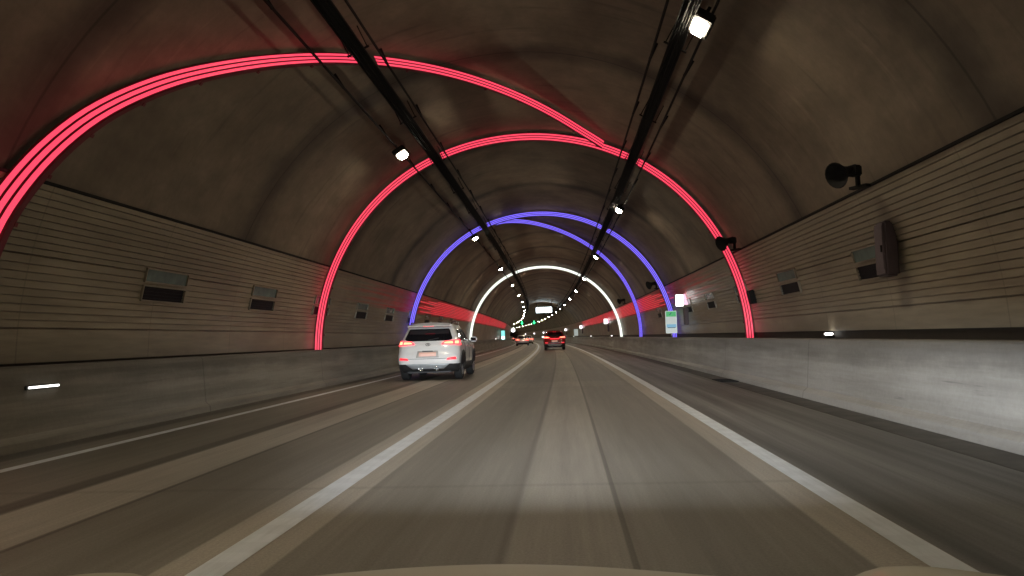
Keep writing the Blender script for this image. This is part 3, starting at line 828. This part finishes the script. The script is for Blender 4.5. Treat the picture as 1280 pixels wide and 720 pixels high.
# --- silver sedan
sed_rings=[(.18,.30,4.2,.80,.2,.4),(.28,.08,4.45,.86,.22,.45),(.42,.0,4.6,.89,.24,.5),(.60,.0,4.62,.90,.26,.5),(.78,.06,4.58,.90,.28,.55),(.92,.10,4.45,.88,.28,.6),(.97,.16,4.2,.86,.28,.6),(1.0,.40,3.6,.83,.28,.5),(1.03,.62,3.35,.80,.26,.45),(1.32,1.30,2.65,.64,.2,.35),(1.38,1.45,2.45,.60,.18,.35),(1.42,1.65,2.3,.52,.16,.3)]
def sed_detail(t,patch,plan,side,par):
    patch('rear_window',[(-.60,1.05),(.60,1.05),(.52,1.31),(-.52,1.31)],M['glass'],.010,14,6)
    for s in (-1,1):
        tl=patch('tail_light',[(s*.42,.76),(s*1.10,.74),(s*1.08,.90),(s*.46,.90)],M['tail_red'],.02,12,3)
        patch('tail_light_core',[(s*.50,.79),(s*.85,.79),(s*.84,.87),(s*.52,.87)],M['tail_core'],.032,8,2,parent=tl)
        patch('side_window',[(3.2,1.03),(1.0,1.05),(1.5,1.31),(2.6,1.32)],M['glass'],.006,14,5,'side',s)
        mr=MB().box((s*.96,2.95,1.02),(.2,.12,.13),bev=.04).build('mirror',PAINT[0],t); MB().box((s*.85,2.97,.99),(.14,.05,.05)).build('mirror_arm',M['trim'],mr)
        MB().box((s*.66,4.52,.68),(.34,.12,.12),bev=.04).build('head_lamp',M['skid'],t)
        patch('door_handle',[(2.0,.85),(1.82,.85),(1.82,.88),(2.0,.88)],M['chrome'],.03,4,1,'side',s)
    patch('number_plate',[(-.26,.60),(.26,.60),(.26,.71),(-.26,.71)],M['plate'],.02,6,2)
    patch('bumper_trim',[(-.6,.27),(.6,.27),(.66,.38),(-.66,.38)],M['trim'],.02,14,2)
    MB().box((0,.7,.24),(1.2,.8,.08),bev=.03).build('underbody',M['trim'],t)
PAINT=[M['silver_paint'],M['trim']]
sspec=dict(wr=.325,axles=(.95,3.65),archmat=M['trim'],crown=lambda x,y,z:.02*(1-(x/.55)**2),detail=sed_detail)
c=make_car('sedan_car',sed_rings,M['silver_paint'],[.18,.22,.28,.32],[.32,.36,.42,.50,.60,.70,.78,.86,.92,.97,1.0,1.03,1.1,1.18,1.25,1.32,1.35,1.38,1.42],sspec)
c.location=W(103,-4.0,0); c.rotation_euler=(0,0,heading(104)); tag(c,'pale silver sedan with red lit rear in the left lane, far ahead','car')
c2=copy_tree(c); c2.location=W(128,-3.3,0); c2.rotation_euler=(0,0,heading(129)); tag(c2,'pale sedan just ahead of the far silver sedan, half hidden by it','car')
c3=copy_tree(c); c3.location=W(265,-4.3,0); c3.rotation_euler=(0,0,heading(266)); tag(c3,'farthest car, a tiny pale sedan with red lights by the cyan sign','car')

# ------------------------------------------------------------------ own car: bonnet in the foreground
own=empty('bonnet_car',(-.13,-.6,0)); tag(own,'pale champagne car front, only its bonnet edge showing at the bottom of the picture','car')
def hood_z(x,y):
    # x lateral from car centre, y forward of cowl (0..1.15)
    ax=abs(x)
    base=.927-.13*(y/1.2)-.035*(y/1.2)**3
    base-= .045*(ax/.86)**2
    ridge=.018*math.exp(-((ax-.0)/.34)**2)
    fender=.046*(1/(1+math.exp(-(ax-.575)/.02)))
    edge=-.20*max(0,(y-1.10)/.35)**1.6*1.0
    return base+ridge+fender+edge
V=[];F=[];nx,ny=72,26
for j in range(ny+1):
    y=1.48*j/ny
    for i in range(nx+1):
        x=-.88+1.76*i/nx
        yy=y*(1-.08*(abs(x)/.88)**3)
        V.append((x,yy+.75,hood_z(x,y)-.012))
for j in range(ny):
    for i in range(nx): F.append((j*(nx+1)+i,j*(nx+1)+i+1,(j+1)*(nx+1)+i+1,(j+1)*(nx+1)+i))
o=mk('bonnet',V,F,M['cream_paint'],own,smooth=True); md=o.modifiers.new('S','SOLIDIFY'); md.thickness=.02; md.offset=-1
# bumper and fenders
b=MB(); n=24
P=[(.60,.0),(.50,.07),(.36,.08),(.24,.02)]
V=[];F=[]
for i in range(n+1):
    x=-.89+1.78*i/n; yb=2.10-.16*1.48*(abs(x)/.89)**3
    for z,dy in P: V.append((x,yb+dy,z))
for i in range(n):
    for k in range(3): F.append((i*4+k,i*4+k+1,(i+1)*4+k+1,(i+1)*4+k))
o=mk('front_bumper',V,F,M['cream_paint'],own,smooth=True); md=o.modifiers.new('S','SOLIDIFY'); md.thickness=.03
for s in (-1,1):
    V=[(s*.885,.75,.90),(s*.885,1.4,.84),(s*.885,1.93,.68),(s*.90,.75,.55),(s*.91,1.4,.74),(s*.90,1.95,.55),(s*.89,.75,.25),(s*.89,.98,.25),(s*.89,1.95,.3)]
    fd=mk('fender',V,[(0,1,4,3),(1,2,5,4),(3,4,7,6),(4,5,8,5)[:3]],M['cream_paint'],own); md=fd.modifiers.new('S','SOLIDIFY'); md.thickness=.02
    hl=empty('headlight',(s*.60,2.30,.485),0,own)
    MB().box((0,-.01,.055),(.50,.30,.02)).box((0,-.01,.001),(.50,.30,.02)).box((0,-.16,0),(.50,.02,.12)).box((-.25,-.06,0),(.02,.20,.12)).box((.25,-.06,0),(.02,.20,.12)).build('housing',M['trim'],hl)  # plates above and below added to shape the beam, out of view
    MB().lathe([(0,-.03),(.05,-.03),(.05,.0),(.03,.015),(0,.02)],16,Matrix.Rotation(R(90),4,'Z')).build('reflector',M['chrome'],hl,loc=(0,-.13,-.01))
    for en,sz,yaw,pit in ((2200,100,-9,-2),(5000,46,1,-1)):
        ld=bpy.data.lights.new('headlight_bulb','SPOT'); ld.energy=en; ld.color=(.88,.94,1.0); ld.spot_size=R(sz); ld.spot_blend=1; ld.shadow_soft_size=.02
        lo=bpy.data.objects.new('headlight_bulb',ld); link(lo,hl); lo.location=(0,-.08,.034); lo.rotation_euler=(R(90+pit),0,R(yaw))

# ------------------------------------------------------------------ world, camera
w=bpy.data.worlds.new('World'); sc.world=w; w.use_nodes=True
nt=w.node_tree; sky=nt.nodes.new('ShaderNodeTexSky'); sky.sky_type='NISHITA'; sky.sun_disc=False; sky.sun_elevation=R(2); sky.sun_rotation=R(180)
nt.links.new(sky.outputs[0],nt.nodes['Background'].inputs[0]); nt.nodes['Background'].inputs[1].default_value=.004

cam=bpy.data.cameras.new('camera'); co=bpy.data.objects.new('camera',cam)
for q in ('red_glow_line','tail_red','tail_core','tail_reflect','plate','board_white','board_green','board_blue','marker','green','cyan','sign_pink_reflection'):
    M[q].cycles.emission_sampling='NONE'
sc.cycles.max_bounces=6; sc.cycles.diffuse_bounces=4; sc.cycles.glossy_bounces=3
COL.objects.link(co); sc.camera=co
f=950.0; cam.sensor_width=36; cam.lens=f/1280*36; cam.clip_start=.05; cam.clip_end=6000
df=Vector((68,-60,-f)).normalized(); e=Vector((math.cos(R(1.7)),math.sin(R(1.7)),0)); up=e.cross(df).normalized()
if up.y<0: up=-up
rt=df.cross(up)
Mt=Matrix((rt,df,up)).to_4x4(); Mt.translation=Vector((0,0,H)); co.matrix_world=Mt
sc.render.engine='CYCLES'
vs=sc.view_settings; vs.view_transform='Standard'; vs.look='None'; vs.exposure=.18; vs.gamma=1
